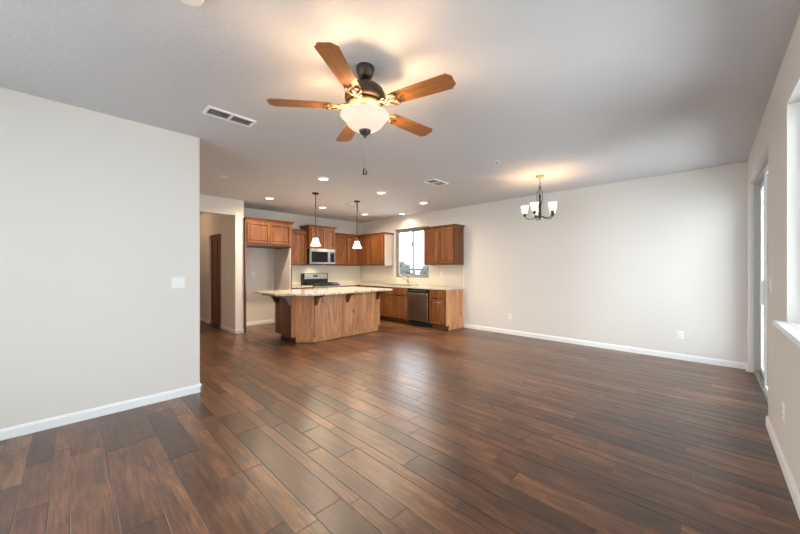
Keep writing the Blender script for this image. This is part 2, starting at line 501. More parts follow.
b = bm_new(); box(b, 2.50, YK, 0, XF, YK+.15, H); struct('wall_kitchen', b, M['wall'])
YH = 6.93
b = bm_new()
box(b, .2, YH, 0, 1.30, YH+.13, H); box(b, 1.30, YH, 2.42, 2.335, YH+.13, H)
struct('wall_hall_front', b, M['wall'])
b = bm_new(); wall_x(b, 2.335, 2.44, YH, 10.6, [(7.82, 8.69, 0, 2.12)]); box(b, 2.44, YH, 0, 2.50, 10.6, H)
struct('wall_hall_side', b, M['wall'])
b = bm_new(); box(b, .05, YL+.13, 0, .20, YH+.13, H); struct('wall_pantry_side', b, M['wall'])
b = bm_new(); box(b, 1.05, YH+.13, 0, 1.15, 10.6, H); struct('wall_hall_left', b, M['wall'])
b = bm_new(); box(b, 1.05, 10.6, 0, 2.5, 10.7, H); struct('wall_hall_end', b, M['wall'])

# baseboards
BH = 0.085
def bb_y(b, y, s, x0, x1):            # along X on plane y, s = direction into the room
    prism(b, [(0, 0), (.014, 0), (.014, BH-.02), (.007, BH), (0, BH)], x0, x1,
          Matrix(((0, 0, 1, 0), (s, 0, 0, y), (0, 1, 0, 0), (0, 0, 0, 1))))
def bb_x(b, x, s, y0, y1):
    prism(b, [(0, 0), (.014, 0), (.014, BH-.02), (.007, BH), (0, BH)], y0, y1,
          Matrix(((s, 0, 0, x), (0, 0, 1, 0), (0, 1, 0, 0), (0, 0, 0, 1))))
b = bm_new(); bb_y(b, YL, -1, XB, xe+.012); bb_x(b, xe, 1, YL-.014, YL+.13); struct('baseboard_left', b, M['trim'])
b = bm_new(); bb_x(b, XF, -1, YR, 3.975); struct('baseboard_far', b, M['trim'])
b = bm_new(); bb_y(b, YR, 1, XB, DX0); bb_y(b, YR, 1, DX1, XF); struct('baseboard_right', b, M['trim'])
b = bm_new(); bb_x(b, 2.335, -1, YH-.014, 7.82); bb_x(b, 2.335, -1, 8.69, 10.6); bb_y(b, YH, -1, 2.321, 2.50); struct('baseboard_hall', b, M['trim'])
b = bm_new(); bb_y(b, YK, -1, 2.53, 3.49); struct('baseboard_kitchen', b, M['trim'])
b = bm_new(); bb_x(b, XB, 1, YR, YL); struct('baseboard_rear', b, M['trim'])

# kitchen window (recessed slider)
def ring_y(b, x0, x1, y0, y1, z0, z1, w):   # frame in a YZ plane
    box(b, x0, y0, z0, x1, y0+w, z1); box(b, x0, y1-w, z0, x1, y1, z1)
    box(b, x0, y0+w, z0, x1, y1-w, z0+w); box(b, x0, y0+w, z1-w, x1, y1-w, z1)
def ring_x(b, y0, y1, x0, x1, z0, z1, w):   # frame in an XZ plane
    box(b, x0, y0, z0, x0+w, y1, z1); box(b, x1-w, y0, z0, x1, y1, z1)
    box(b, x0+w, y0, z0, x1-w, y1, z0+w); box(b, x0+w, y0, z1-w, x1-w, y1, z1)

w1 = bpy.data.objects.new('window_1', None); COL.objects.link(w1); w1['kind'] = 'structure'
w1.location = (XF+.1, (KY0+KY1)/2, KZ0)
def rel(bmx, o):                       # shift a mesh made in world space into its parent's frame
    bmesh.ops.translate(bmx, vec=-Vector(o.location), verts=bmx.verts); return bmx
b = bm_new(); ring_y(b, XF+.085, XF+.145, KY0, KY1, KZ0, KZ1, .04); struct('window_frame', rel(b, w1), M['vinyl_backlit'], w1)
b = bm_new(); ring_y(b, XF+.095, XF+.12, 5.595, KY1-.035, KZ0+.035, KZ1-.035, .06); struct('sash', rel(b, w1), M['vinyl_backlit'], w1)
b = bm_new(); ring_y(b, XF+.12, XF+.14, KY0+.035, 5.67, KZ0+.035, KZ1-.035, .06); struct('sash', rel(b, w1), M['vinyl_backlit'], w1)
b = bm_new(); box(b, XF+.106, 5.655, KZ0+.07, XF+.110, KY1-.07, KZ1-.07); struct('pane', rel(b, w1), M['glass'], w1)
b = bm_new(); box(b, XF+.128, KY0+.07, KZ0+.07, XF+.132, 5.625, KZ1-.07); struct('pane', rel(b, w1), M['glass'], w1)
b = bm_new(); box(b, XF+.075, 5.625, 1.93, XF+.096, 5.65, 2.02, .004); struct('latch', rel(b, w1), M['slot'], w1)

# side window with a deep white sill
w2 = bpy.data.objects.new('window_2', None); COL.objects.link(w2); w2['kind'] = 'structure'
w2.location = ((WX0+WX1)/2, YR-.1, WZ0)
b = bm_new(); ring_x(b, YR-.148, YR-.09, WX0, WX1, WZ0+.02, WZ1, .045); struct('window_frame', rel(b, w2), M['vinyl'], w2)
b = bm_new(); box(b, 2.26, YR-.14, WZ0+.065, 2.30, YR-.10, WZ1-.045); struct('mullion', rel(b, w2), M['vinyl'], w2)
b = bm_new(); box(b, WX0+.045, YR-.122, WZ0+.065, WX1-.045, YR-.118, WZ1-.045); struct('pane', rel(b, w2), M['glass'], w2)
b = bm_new(); box(b, WX0-.05, YR, WZ0-.012, WX1+.05, YR+.055, WZ0+.02, .004); box(b, WX0, YR-.15, WZ0, WX1, YR, WZ0+.02)
struct('window_sill', rel(b, w2), M['trim'], w2)

# rear window, behind the camera
w3 = bpy.data.objects.new('window_3', None); COL.objects.link(w3); w3['kind'] = 'structure'
w3.location = (XB-.1, (RY0+RY1)/2, RZ0)
b = bm_new(); ring_y(b, XB-.145, XB-.08, RY0, RY1, RZ0, RZ1, .05)
for yy in (1.38, 2.38): box(b, XB-.14, yy, RZ0+.05, XB-.09, yy+.05, RZ1-.05)
struct('window_frame', rel(b, w3), M['vinyl'], w3)
b = bm_new(); box(b, XB-.122, RY0+.05, RZ0+.05, XB-.118, RY1-.05, RZ1-.05); struct('pane', rel(b, w3), M['glass'], w3)

# sliding glass door
d1 = bpy.data.objects.new('door_1', None); COL.objects.link(d1); d1['kind'] = 'structure'
d1.location = ((DX0+DX1)/2, YR-.1, 0)
b = bm_new(); ring_x(b, YR-.148, YR-.055, DX0, DX1, 0.0, DZ, .04)
struct('door_frame', rel(b, d1), M['vinyl_shaded'], d1)
b = bm_new(); box(b, DX0+.04, YR-.10, .04, DX1-.04, YR-.095, .055); box(b, DX0+.04, YR-.07, .04, DX1-.04, YR-.065, .055)
struct('track', rel(b, d1), M['chrome'], d1)
b = bm_new(); ring_x(b, YR-.138, YR-.105, 5.03, DX1-.04, .045, DZ-.04, .065); struct('door_panel', rel(b, d1), M['vinyl'], d1)
b = bm_new(); ring_x(b, YR-.095, YR-.062, DX0+.04, 5.14, .045, DZ-.04, .065); struct('door_panel', rel(b, d1), M['vinyl'], d1)
b = bm_new(); box(b, 5.095, YR-.124, .11, DX1-.105, YR-.120, DZ-.105); struct('pane', rel(b, d1), M['glass'], d1)
b = bm_new(); box(b, DX0+.105, YR-.081, .11, 5.075, YR-.077, DZ-.105); struct('pane', rel(b, d1), M['glass'], d1)
b = bm_new(); box(b, 5.095, YR-.062, .95, 5.12, YR-.03, 1.2, .006); struct('door_handle', rel(b, d1), M['vinyl'], d1)

# bifold pantry door in the hall
d2 = bpy.data.objects.new('door_2', None); COL.objects.link(d2); d2['kind'] = 'structure'
d2.location = (2.375, 8.69, 0); d2.rotation_euler = (0, 0, -PI/2)
for k in range(2):
    b = bm_new(); x0 = 0.006 + k*.432; x1 = x0+.426
    panel_face(b, x0, .012, x1, .98, .03, .03, .07); panel_face(b, x0, .982, x1, 2.06, .03, .03, .07)
    lf = struct('door_leaf', b, M['alder_dark'], d2)
b = bm_new(); box(b, .0, -.02, 2.064, .87, .03, 2.12); struct('head_rail', b, M['alder_dark'], d2)
b = bm_new(); lathe(b, [(0, .02), (.012, .02), (.016, .012), (.008, 0)], 0, 0, 12, Matrix.Translation((.47, -.010, 1.0)) @ Matrix.Rotation(PI/2, 4, 'X'))
struct('door_handle', b, M['bronze'], d2)

# painted inner face of the refrigerator bay
b = bm_new(); box(b, 3.488, 6.885, 0, 3.508, YK, 1.80); struct('trim_1', b, M['wall'])
b = bm_new()
box(b, XF-.008, 4.0, .907, XF, KY0, 1.415); box(b, XF-.008, KY0, .907, XF, KY1, KZ0-.001); box(b, XF-.008, KY1, .907, XF, YK, 1.415)
box(b, 3.535, YK-.008, .907, XF-.008, YK, 1.415)
struct('trim_2', b, M['tile'])
b = bm_new(); box(b, XF-.012, 3.985, .907, XF, 4.0, 1.415, .003); struct('trim_3', b, M['trim'])

# ------------------------------------------------------------------ kitchen cabinets (local frame: x = width, -y = front, back at y=0)
def crown(b, w, d, z0, z1, grow=0.045, left=True, right=True, left_g=None):
    gl = grow if left else 0; gr = grow if right else 0
    frustum(b, (0-(.008 if left else 0), -d-.008, w+(.008 if right else 0), 0), (0-(.012 if left else 0), -d-.012, w+(.012 if right else 0), 0), z0, z0+.02)
    frustum(b, (0-(.012 if left else 0), -d-.012, w+(.012 if right else 0), 0), (-gl, -d-grow, w+gr, 0), z0+.02, z1-.012)
    box(b, -gl, -d-grow, z1-.012, w+gr, 0, z1)

def wall_cabinet(label, loc, rz, w, d, z0, z1, doors, stile=(.03, .03), crown_h=.055, cl=True, cr=True, side_mat=None, group='wall cabinets'):
    t = thing('wall_cabinet', label, 'cabinet', (loc[0], loc[1], z0), rz, group)
    hh = z1-z0
    b = bm_new(); box(b, 0, -d, 0, w, 0, hh-crown_h+.01)
    obj('body', b, M['alder'], t)
    x0, x1 = stile[0], w-stile[1]; n = doors; dw = (x1-x0)/n
    for i in range(n):
        b = bm_new(); panel_face(b, x0+i*dw+(.0 if i == 0 else .012), .03, x0+(i+1)*dw-(.0 if i == n-1 else .012), hh-crown_h-.025, -d)
        obj('door', b, M['alder'], t)
    b = bm_new(); crown(b, w, d, hh-crown_h, hh, left=cl, right=cr)
    obj('crown_molding', b, M['alder'], t)
    if side_mat:
        b = bm_new(); box(b, w, -d+.0, .0, w+.004, -.0, hh-crown_h-.0); obj('side_panel', b, side_mat, t, 'pale unstained side panel')
    return t

g = 0.002
# refrigerator surround
FX0, FX1, FD = 2.502, 3.532, YK-6.865
t = thing('refrigerator_surround', 'tall wooden surround with two cabinet doors above the empty refrigerator bay', 'cabinet', (FX0, YK, 0))
w = FX1-FX0
b = bm_new(); box(b, 0, -FD, 0, .024, 0, 1.82); obj('side_panel', b, M['alder'], t)
b = bm_new(); box(b, w-.022, -FD, 0, w, 0, 1.82); obj('side_panel', b, M['alder'], t)
b = bm_new(); box(b, 0, -FD, 1.82, w, 0, 2.345); obj('body', b, M['alder'], t)
for i in range(2):
    b = bm_new(); x0 = .035+i*.485; panel_face(b, x0, 1.865, x0+.465, 2.30, -FD, rail=.05); obj('door', b, M['alder'], t)
b = bm_new(); crown(b, w, FD, 2.335, 2.395, left=False); obj('crown_molding', b, M['alder'], t)

wall_cabinet('narrow single-door wall cabinet between the refrigerator surround and the microwave', (FX1+g, YK), 0, 4.197-FX1-2*g, .33, 1.42, 2.31, 1, cl=False, cr=False)
wall_cabinet('tall-crowned wall cabinet standing proud directly above the microwave', (4.197, YK), 0, .76, .46, 1.845, 2.435, 2, stile=(.04, .04), crown_h=.05)
wall_cabinet('two-door wall cabinet between the microwave and the kitchen corner', (4.957+g, YK), 0, 5.868-4.957-g, .33, 1.415, 2.31, 2, cl=False, cr=False)
wall_cabinet('two-door corner wall cabinet with a pale side, left of the kitchen window', (XF, YK-.0), -PI/2, YK-6.262, .33, 1.415, 2.305, 2, stile=(.37, .03), cl=False, side_mat=M['maple'])
wall_cabinet('two-door wall cabinet hanging right of the kitchen window', (XF, 4.895), -PI/2, 4.895-3.995, .33, 1.415, 2.305, 2)

def base_cabinet(label, loc, rz, w, d, cols, drawer=True, end=False, false_front=False, stile=(.03, .03), sink=False, name='base_cabinet', group='base cabinets'):
    t = thing(name, label, 'cabinet', (*loc, 0), rz, group)
    b = bm_new()
    if sink:
        box(b, 0, -d, .10, w, 0, .12); box(b, 0, -d, .12, w, -d+.02, .868); box(b, 0, -.012, .12, w, 0, .868)
        box(b, 0, -d+.02, .12, .018, -.012, .868); box(b, w-.018, -d+.02, .12, w, -.012, .868)
    else: box(b, 0, -d, .10, w, 0, .868)
    box(b, 0, -d+.085, 0, w-(0 if not end else .02), 0, .10)
    if end: box(b, w-.02, -d+.085, 0, w, 0, .10)
    obj('body', b, M['alder'], t)
    x0, x1 = stile[0], w-stile[1]; dw = (x1-x0)/cols
    for i in range(cols):
        b = bm_new(); panel_face(b, x0+i*dw+(0 if i == 0 else .01), .125, x0+(i+1)*dw-(0 if i == cols-1 else .01), .66, -d); obj('door', b, M['alder'], t)
    b = bm_new(); panel_face(b, x0, .69, x1, .845, -d, flat=True); obj('drawer', b, M['alder'], t)
    if end:
        b = bm_new(); box(b, w, -d, .10, w+.006, 0, .868); box(b, w, -d+.085, 0, w+.006, 0, .10)
        obj('end_panel', b, M['alder_lit'], t, 'knotty end panel')
    return t
D = .64
base_cabinet('base cabinet with one door, left of the range', (FX1+g, YK), 0, 4.19-FX1-2*g, .62, 1)
base_cabinet('base cabinet right of the range, running into the kitchen corner', (4.97, YK), 0, 5.55-4.97, .62, 1, stile=(.03, .06))
base_cabinet('double-door sink base cabinet left of the dishwasher', (XF, 6.12), -PI/2, 6.12-5.125, D, 2, sink=True)
base_cabinet('narrow base cabinet with knotty end panel, right of the dishwasher', (XF, 4.478), -PI/2, 4.478-4.016, D, 1, end=True)
t = thing('base_cabinet', 'blind corner base cabinet beneath the corner of the worktop', 'cabinet', (XF, YK, 0), -PI/2, 'base cabinets')
b = bm_new(); box(b, 0, -.645, .10, YK-6.122, 0, .868); box(b, 0, -.56, 0, YK-6.122, 0, .10); obj('body', b, M['alder'], t)

# worktops
TZ0, TZ1 = .870, .905
b = bm_new(); box(b, FX1+g, YK-.65, TZ0, 4.188, YK-.009, TZ1, .003)
tag(obj('countertop', b, M['granite']), 'short speckled granite worktop between refrigerator surround and range', 'countertop')
b = bm_new()
SX0, SX1, SY0, SY1 = 5.68, 6.03, 5.22, 5.98
box(b, 4.972, YK-.65, TZ0, XF-.66, YK-.009, TZ1)
box(b, XF-.66, SY1, TZ0, XF-.009, YK-.009, TZ1)
box(b, XF-.66, 3.975, TZ0, XF-.009, SY0, TZ1)
box(b, XF-.66, SY0, TZ0, SX0, SY1, TZ1)
box(b, SX1, SY0, TZ0, XF-.009, SY1, TZ1)
tag(obj('countertop', b, M['granite']), 'long L-shaped speckled granite worktop under the kitchen window', 'countertop')

# sink
t = thing('sink', 'stainless double sink set into the worktop under the kitchen window', 'sink', (5.855, 5.6, .72))
b = bm_new()
for ya, yb in ((SY0+.012, 5.59), (5.61, SY1-.012)):
    xa, xb = SX0+.012, SX1-.012
    box(b, xa, ya, .72, xb, yb, .73)
    for q in ((xa, ya, xa+.006, yb), (xb-.006, ya, xb, yb), (xa, ya, xb, ya+.006), (xa, yb-.006, xb, yb)): box(b, q[0], q[1], .73, q[2], q[3], .9)
obj('basin', rel(b, t), M['steel'], t)
b = bm_new()
box(b, SX0-.012, SY0-.012, TZ1+.0005, SX1+.012, SY0+.02, TZ1+.009, .003); box(b, SX0-.012, SY1-.02, TZ1+.0005, SX1+.012, SY1+.012, TZ1+.009, .003)
box(b, SX0-.012, SY0, TZ1+.0005, SX0+.02, SY1, TZ1+.009, .003); box(b, SX1-.02, SY0, TZ1+.0005, SX1+.012, SY1, TZ1+.009, .003)
box(b, SX0, 5.585, TZ1+.0005, SX1, 5.615, TZ1+.009, .003)
obj('rim', rel(b, t), M['steel'], t)
# faucet
t = thing('faucet', 'nickel kitchen faucet with an angled spout behind the sink', 'faucet', (6.10, 5.615, TZ1))
b = bm_new(); lathe(b, [(0, 0), (.03, 0), (.03, .008), (.019, .02), (.017, .21), (.021, .22), (.021, .245), (.012, .255), (0, .255)], 0, 0, 16); obj('faucet_body', b, M['chrome'], t)
b = bm_new(); tube(b, [(0, 0, .095), (-.06, .035, .15), (-.13, .075, .205), (-.165, .095, .232)], [.011, .011, .012, .013]); obj('spout', b, M['chrome'], t)
b = bm_new(); tube(b, [(-.16, .092, .229), (-.195, .112, .236), (-.215, .123, .222)], [.019, .02, .017]); obj('spray_head', b, M['chrome'], t)
t = thing('soap_dispenser', 'small nickel soap dispenser beside the faucet', 'soap dispenser', (6.10, 5.34, TZ1))
b = bm_new(); lathe(b, [(0, 0), (.02, 0), (.018, .012), (.009, .02), (.008, .06), (0, .06)], 0, 0, 12); obj('dispenser_body', b, M['chrome'], t)
b = bm_new(); tube(b, [(0, 0, .055), (-.02, 0, .066), (-.06, 0, .058)], .006); obj('nozzle', b, M['chrome'], t)

# dishwasher
t = thing('dishwasher', 'stainless dishwasher with a black control strip under the worktop', 'dishwasher', (XF, 5.118, 0), -PI/2)
w = .634
b = bm_new(); box(b, .004, -.60, .02, w-.004, -.02, .864); obj('body', b, M['black'], t)
b = bm_new(); box(b, .012, -.655, .13, w-.03, -.60, .765, .005); obj('door', b, M['steel2'], t)
b = bm_new(); box(b, .006, -.66, .775, w-.006, -.60, .862, .004); cp = obj('control_panel', b, M['black'], t)
for k in range(9):
    b = bm_new(); box(b, .08+k*.055, -.6615, .815, .105+k*.055, -.66, .822); obj('button', b, M['ventgrey'], cp)
b = bm_new(); box(b, .02, -.58, .0, w-.02, -.55, .12); obj('kick_plate', b, M['black'], t)
b = bm_new(); box(b, w-.027, -.645, .13, w-.006, -.60, .77); obj('side_trim', b, M['black'], t)

# gas range
t = thing('gas_range', 'stainless gas range with black cooktop and raised clock panel', 'stove', (4.203, YK, 0))
w = .768
b = bm_new(); box(b, .003, -.62, .03, w-.003, -.012, .895); 
for x in (.03, w-.07):
    for y in (-.58, -.08): box(b, x, y, 0, x+.04, y+.04, .03)
obj('body', b, M['black'], t)
b = bm_new(); box(b, .01, -.655, .22, w-.01, -.62, .76, .006); dr = obj('oven_door', b, M['steel'], t)
b = bm_new(); box(b, .14, -.657, .36, w-.14, -.655, .64); obj('oven_window', b, M['glassblk'], dr)
b = bm_new(); tube(b, [(.06, -.655, .72), (.06, -.69, .72), (w-.06, -.69, .72), (w-.06, -.655, .72)], .011); obj('handle', b, M['steel'], dr)
b = bm_new(); box(b, .01, -.65, .06, w-.01, -.62, .21, .005); obj('drawer', b, M['steel'], t)
b = bm_new(); box(b, .01, -.655, .77, w-.01, -.62, .885, .005); obj('knob_panel', b, M['steel'], t)
for k in range(5):
    b = bm_new(); lathe(b, [(0, .03), (.018, .03), (.021, 0)], 0, 0, 14, Matrix.Translation((.10+k*.142, -.655, .83)) @ Matrix.Rotation(PI/2, 4, 'X')); obj('knob', b, M['black'], t)
b = bm_new(); box(b, .0, -.655, .895, w, -.012, .918, .004); obj('cooktop', b, M['castiron'], t)
for k in range(3):
    b = bm_new(); x0 = .03+k*.24; x1 = x0+.225
    for x in (x0, (x0+x1)/2-.006, x1-.012): box(b, x, -.62, .942, x+.014, -.12, .960)
    for y in (-.62, -.50, -.377, -.25, -.132): box(b, x0, y, .942, x1, y+.014, .960)
    for x in (x0, x1-.012):
        for y in (-.62, -.132): box(b, x, y, .917, x+.012, y+.012, .944)
    obj('grate', b, M['castiron'], t)
for x, y in ((.14, -.50), (.14, -.24), (.384, -.37), (.63, -.50), (.63, -.24)):
    b = bm_new(); lathe(b, [(0, .930), (.035, .930), (.04, .918)], x, y, 16); obj('burner', b, M['castiron'], t)
b = bm_new(); box(b, 0.0, -.10, .915, w, -.012, 1.205, .006); bgd = obj('backguard', b, M['black'], t)
b = bm_new(); box(b, .055, -.108, 1.055, w-.03, -.10, 1.195, .003); obj('clock_panel', b, M['steel'], bgd, 'stainless clock panel')
b = bm_new(); box(b, .30, -.110, 1.10, .44, -.108, 1.165); obj('display', b, M['display'], bgd)

# microwave
t = thing('microwave', 'stainless over-the-range microwave under the tall cabinet', 'microwave', (4.197, YK, 1.43))
w = .76
b = bm_new(); box(b, .003, -.445, 0, w-.003, -.012, .408); obj('body', b, M['black'], t)
b = bm_new(); box(b, .0, -.475, .02, .575, -.445, .385, .004); dr = obj('door', b, M['steel2'], t)
b = bm_new(); box(b, .045, -.4765, .065, .52, -.4745, .335, .0005); obj('window', b, M['glassblk'], dr)
b = bm_new(); tube(b, [(.548, -.472, .05), (.548, -.505, .06), (.548, -.505, .34), (.548, -.472, .35)], .011); obj('handle', b, M['steel2'], dr)
b = bm_new(); box(b, .58, -.475, .02, w, -.445, .385, .004); cp = obj('control_panel', b, M['steel2'], t)
b = bm_new(); box(b, .60, -.4765, .065, .735, -.4745, .335, .0005); obj('keypad', b, M['glassblk'], cp)
b = bm_new(); box(b, .615, -.4775, .285, .72, -.4760, .32); obj('display', b, M['display'], cp)
lamp('task_bulb', 'SPOT', (.30, -.20, -.006), 7, (1.0, .84, .62), t, shadow_soft_size=.03, spot_size=math.radians(165), spot_blend=1.0)
b = bm_new(); box(b, 0, -.475, .388, w, -.445, .408, .003); obj('vent_strip', b, M['steel2'], t)
b = bm_new(); box(b, 0, -.475, -.0, w, -.445, .017, .003); obj('bottom_trim', b, M['black'], t)

# ------------------------------------------------------------------ island
t = thing('kitchen_island', 'knotty wood kitchen island with angled corner and curved corbels', 'kitchen island', (3.7, 5.6, 0))
iz = .868
bp = [(2.78, 6.08), (2.78, 5.43), (3.07, 5.14), (4.68, 5.14), (4.68, 6.08)]
b = bm_new(); prism(b, [(2.795, 6.08), (2.795, 5.434), (3.074, 5.155), (4.665, 5.155), (4.665, 6.08)], .085, iz); obj('body', rel(b, t), M['alder'], t)
b = bm_new(); prism(b, [(2.86, 6.0), (2.86, 5.37), (2.885, 5.345), (3.075, 5.155), (4.60, 5.155), (4.60, 6.0)], 0, .085); obj('plinth', rel(b, t), M['alder_dark'], t)
b = bm_new(); box(b, 3.084, 5.140, .0, 4.62, 5.155, iz); box(b, 4.62, 5.140, .085, 4.68, 5.155, iz); obj('back_panel', rel(b, t), M['alder_lit'], t, 'long knotty back panel, painted room-lit')
b = bm_new(); prism(b, [(2.78, 5.43), (3.07, 5.14), (3.076, 5.155), (2.795, 5.436)], .085, iz)
prism(b, [(2.84, 5.37), (3.07, 5.14), (3.076, 5.155), (2.855, 5.376)], 0, .085); obj('angled_panel', rel(b, t), M['alder_lit'], t, 'angled knotty corner panel, painted room-lit')
b = bm_new(); box(b, 2.780, 5.437, .085, 2.795, 6.08, iz); obj('side_panel', rel(b, t), M['alder'], t)
b = bm_new(); box(b, 4.665, 5.156, .085, 4.68, 6.08, iz); obj('side_panel', rel(b, t), M['alder'], t)
b = bm_new()
n = 1/math.sqrt(2); e = .020
prism(b, [(3.066-e*.0, 5.140), (4.62, 5.140), (4.62, 5.140-e), (3.065, 5.140-e)], 0, .07)
prism(b, [(2.84, 5.37), (3.07, 5.14), (3.065, 5.14-e), (2.84-e*n*1.0, 5.37-e*n)], 0, .07)
obj('base_trim', rel(b, t), M['alder_lit'], t)
def corbel(p, ang, mat, ln=.28, hh=.205, th=.045):
    """p: point on the face; ang: direction it reaches out"""
    prof = [(0, 0), (ln, 0), (ln, -.028), (ln-.02, -.04)]
    for i in range(1, 8):
        a = PI/2*i/8; prof.append((ln-.02-(ln-.02-.085)*math.sin(a), -.04-(.115-.04)*(1-math.cos(a))))
    prof += [(.085, -.12), (.06, -.145)]
    prof += [(.055, -.165), (.04, -.19), (.02, -hh), (0, -hh)]
    b = bmesh.new()
    # profile x = outwards, y = up; extruded sideways
    mtx = Matrix.Translation((p[0], p[1], iz)) @ Matrix.Rotation(ang, 4, 'Z') @ Matrix(((1, 0, 0, 0), (0, 0, -1, 0), (0, 1, 0, 0), (0, 0, 0, 1)))
    prism(b, prof, -th/2, th/2, mtx)
    obj('corbel', rel(b, t), mat, t)
for x in (3.095, 3.80, 4.60): corbel((x, 5.140), -PI/2, M['alder'])
for y in (5.455, 6.02): corbel((2.780, y), PI, M['alder'])

b = bm_new()
prism(b, [(2.39, 6.12), (2.39, 5.225), (2.835, 4.781), (4.712, 4.781), (4.712, 6.12)], TZ0, TZ1, bev=.004)
tag(obj('countertop', b, M['granite']), 'speckled granite island worktop with a cut corner', 'countertop')

# ------------------------------------------------------------------ ceiling fan
FXc, FYc = 1.436, 1.732
t = thing('ceiling_fan', 'five-blade wooden ceiling fan with a lit glass bowl', 'ceiling fan', (FXc, FYc, 2.0))
def P(x): return x-2.0
b = bm_new(); lathe(b, [(0, P(H)), (.062, P(H)), (.064, P(2.725)), (.058, P(2.70)), (.050, P(2.675)), (.032, P(2.662)), (0, P(2.66))]); obj('canopy', b, M['bronze'], t)
b = bm_new(); tube(b, [(0, 0, P(2.665)), (0, 0, P(2.60))], .014, 12); lathe(b, [(.014, P(2.64)), (.026, P(2.625)), (.026, P(2.60)), (.014, P(2.595))]); obj('downrod', b, M['bronze'], t)
b = bm_new(); lathe(b, [(0, P(2.612)), (.05, P(2.61)), (.105, P(2.598)), (.130, P(2.575)), (.141, P(2.55)), (.141, P(2.512)), (.132, P(2.50)), (.10, P(2.49)), (.0, P(2.488))]); obj('motor_housing', b, M['bronze'], t)
b = bm_new(); lathe(b, [(.0, P(2.489)), (.112, P(2.489)), (.118, P(2.478)), (.09, P(2.468)), (.085, P(2.46)), (0, P(2.46))]); obj('flywheel', b, M['iron'], t)
b = bm_new(); lathe(b, [(.0, P(2.46)), (.05, P(2.46)), (.055, P(2.445)), (.07, P(2.435)), (.07, P(2.415)), (.02, P(2.40)), (.008, P(2.38)), (.008, P(2.28)), (0, P(2.28))]); obj('light_kit', b, M['brass'], t)
pr = [(.170, 2.402), (.171, 2.397), (.160, 2.390), (.148, 2.378), (.138, 2.360), (.122, 2.338), (.098, 2.318), (.066, 2.302), (.02, 2.293), (0, 2.293)]
pin = [(0, 2.299), (.02, 2.299), (.063, 2.308), (.094, 2.324), (.117, 2.344), (.132, 2.365), (.142, 2.382), (.156, 2.396), (.166, 2.403), (.170, 2.402)]
b = bm_new(); lathe(b, [(r_, P(z_)) for r_, z_ in pr+pin], seg=40)
obj('light_bowl', b, M['bowl'], t)
b = bm_new(); lathe(b, [(0, P(2.312)), (.040, P(2.310)), (.043, P(2.30)), (.036, P(2.280)), (.018, P(2.266)), (.008, P(2.258)), (.009, P(2.25)), (0, P(2.243))], seg=20); obj('finial', b, M['bronze'], t)
b = bm_new(); tube(b, [(-.004, 0, P(2.24)), (-.004, 0, P(2.03))], .0016, 6); pc = obj('pull_chain', b, M['ventgrey'], t)
b = bm_new(); tube(b, [(-.012, 0, P(2.03)), (-.014, 0, P(1.985))], [.005, .007], 8); tube(b, [(.012, 0, P(2.022)), (.010, 0, P(1.992))], [.004, .006], 8)
tube(b, [(-.012, 0, P(2.03)), (0, 0, P(2.036)), (.012, 0, P(2.022))], .002, 6); obj('fob', b, M['bronze'], pc)
def blade_mesh():
    L0, L1 = .235, .655
    pts = [(L0, -.052), (L0+.02, -.056), (.40, -.062), (L1-.028, -.069), (L1-.024, -.060), (L1, -.038), (L1, .038), (L1-.024, .060), (L1-.028, .069), (.40, .062), (L0+.02, .056), (L0, .052)]
    b = bmesh.new(); prism(b, pts, -.003, .003, bev=.001)
    return b
def iron_mesh():
    b = bmesh.new()
    tube(b, [(.09, 0, .018), (.13, 0, .012), (.17, 0, -.004), (.205, 0, -.006)], [.014, .011, .010, .009])
    for s in (1, -1):
        tube(b, [(.175, 0, -.004), (.20, s*.025, -.008), (.225, s*.05, -.008), (.255, s*.05, -.008), (.268, s*.035, -.008), (.258, s*.02, -.008), (.243, s*.026, -.008)], .0065)
        tube(b, [(.14, 0, .006), (.155, s*.025, 0), (.175, s*.034, -.003), (.188, s*.022, -.005)], .0055)
        lathe(b, [(0, -.012), (.008, -.012), (.009, -.004), (0, -.004)], .255, s*.035, 10)
    tube(b, [(.20, 0, -.006), (.24, 0, -.008), (.285, 0, -.008)], [.009, .008, .006])
    lathe(b, [(0, -.012), (.009, -.012), (.010, -.004), (0, -.004)], .28, 0, 10)
    return b
for k in range(5):
    a = math.radians(186.0+72*k-45.93)
    mtx = Matrix.Rotation(a, 4, 'Z') @ Matrix.Rotation(math.radians(-8.5), 4, 'X')
    if k == 0:
        bl = obj('blade', blade_mesh(), M['blade'], t); ir = obj('blade_iron', iron_mesh(), M['iron'], bl)
        bl0 = bl
    else:
        bl = bl0.copy(); COL.objects.link(bl)
        ir = bl0.children[0].copy(); COL.objects.link(ir); ir.parent = bl
    bl.parent = t
    bl.matrix_local = Matrix.Translation((0, 0, P(2.462))) @ mtx
for k in range(3):
    a = 2*PI*k/3+.6
    lamp('fan_bulb', 'POINT', (.07*math.cos(a), .07*math.sin(a), P(2.372)), 9.5, (1.0, .64, .34), t, shadow_soft_size=.03)

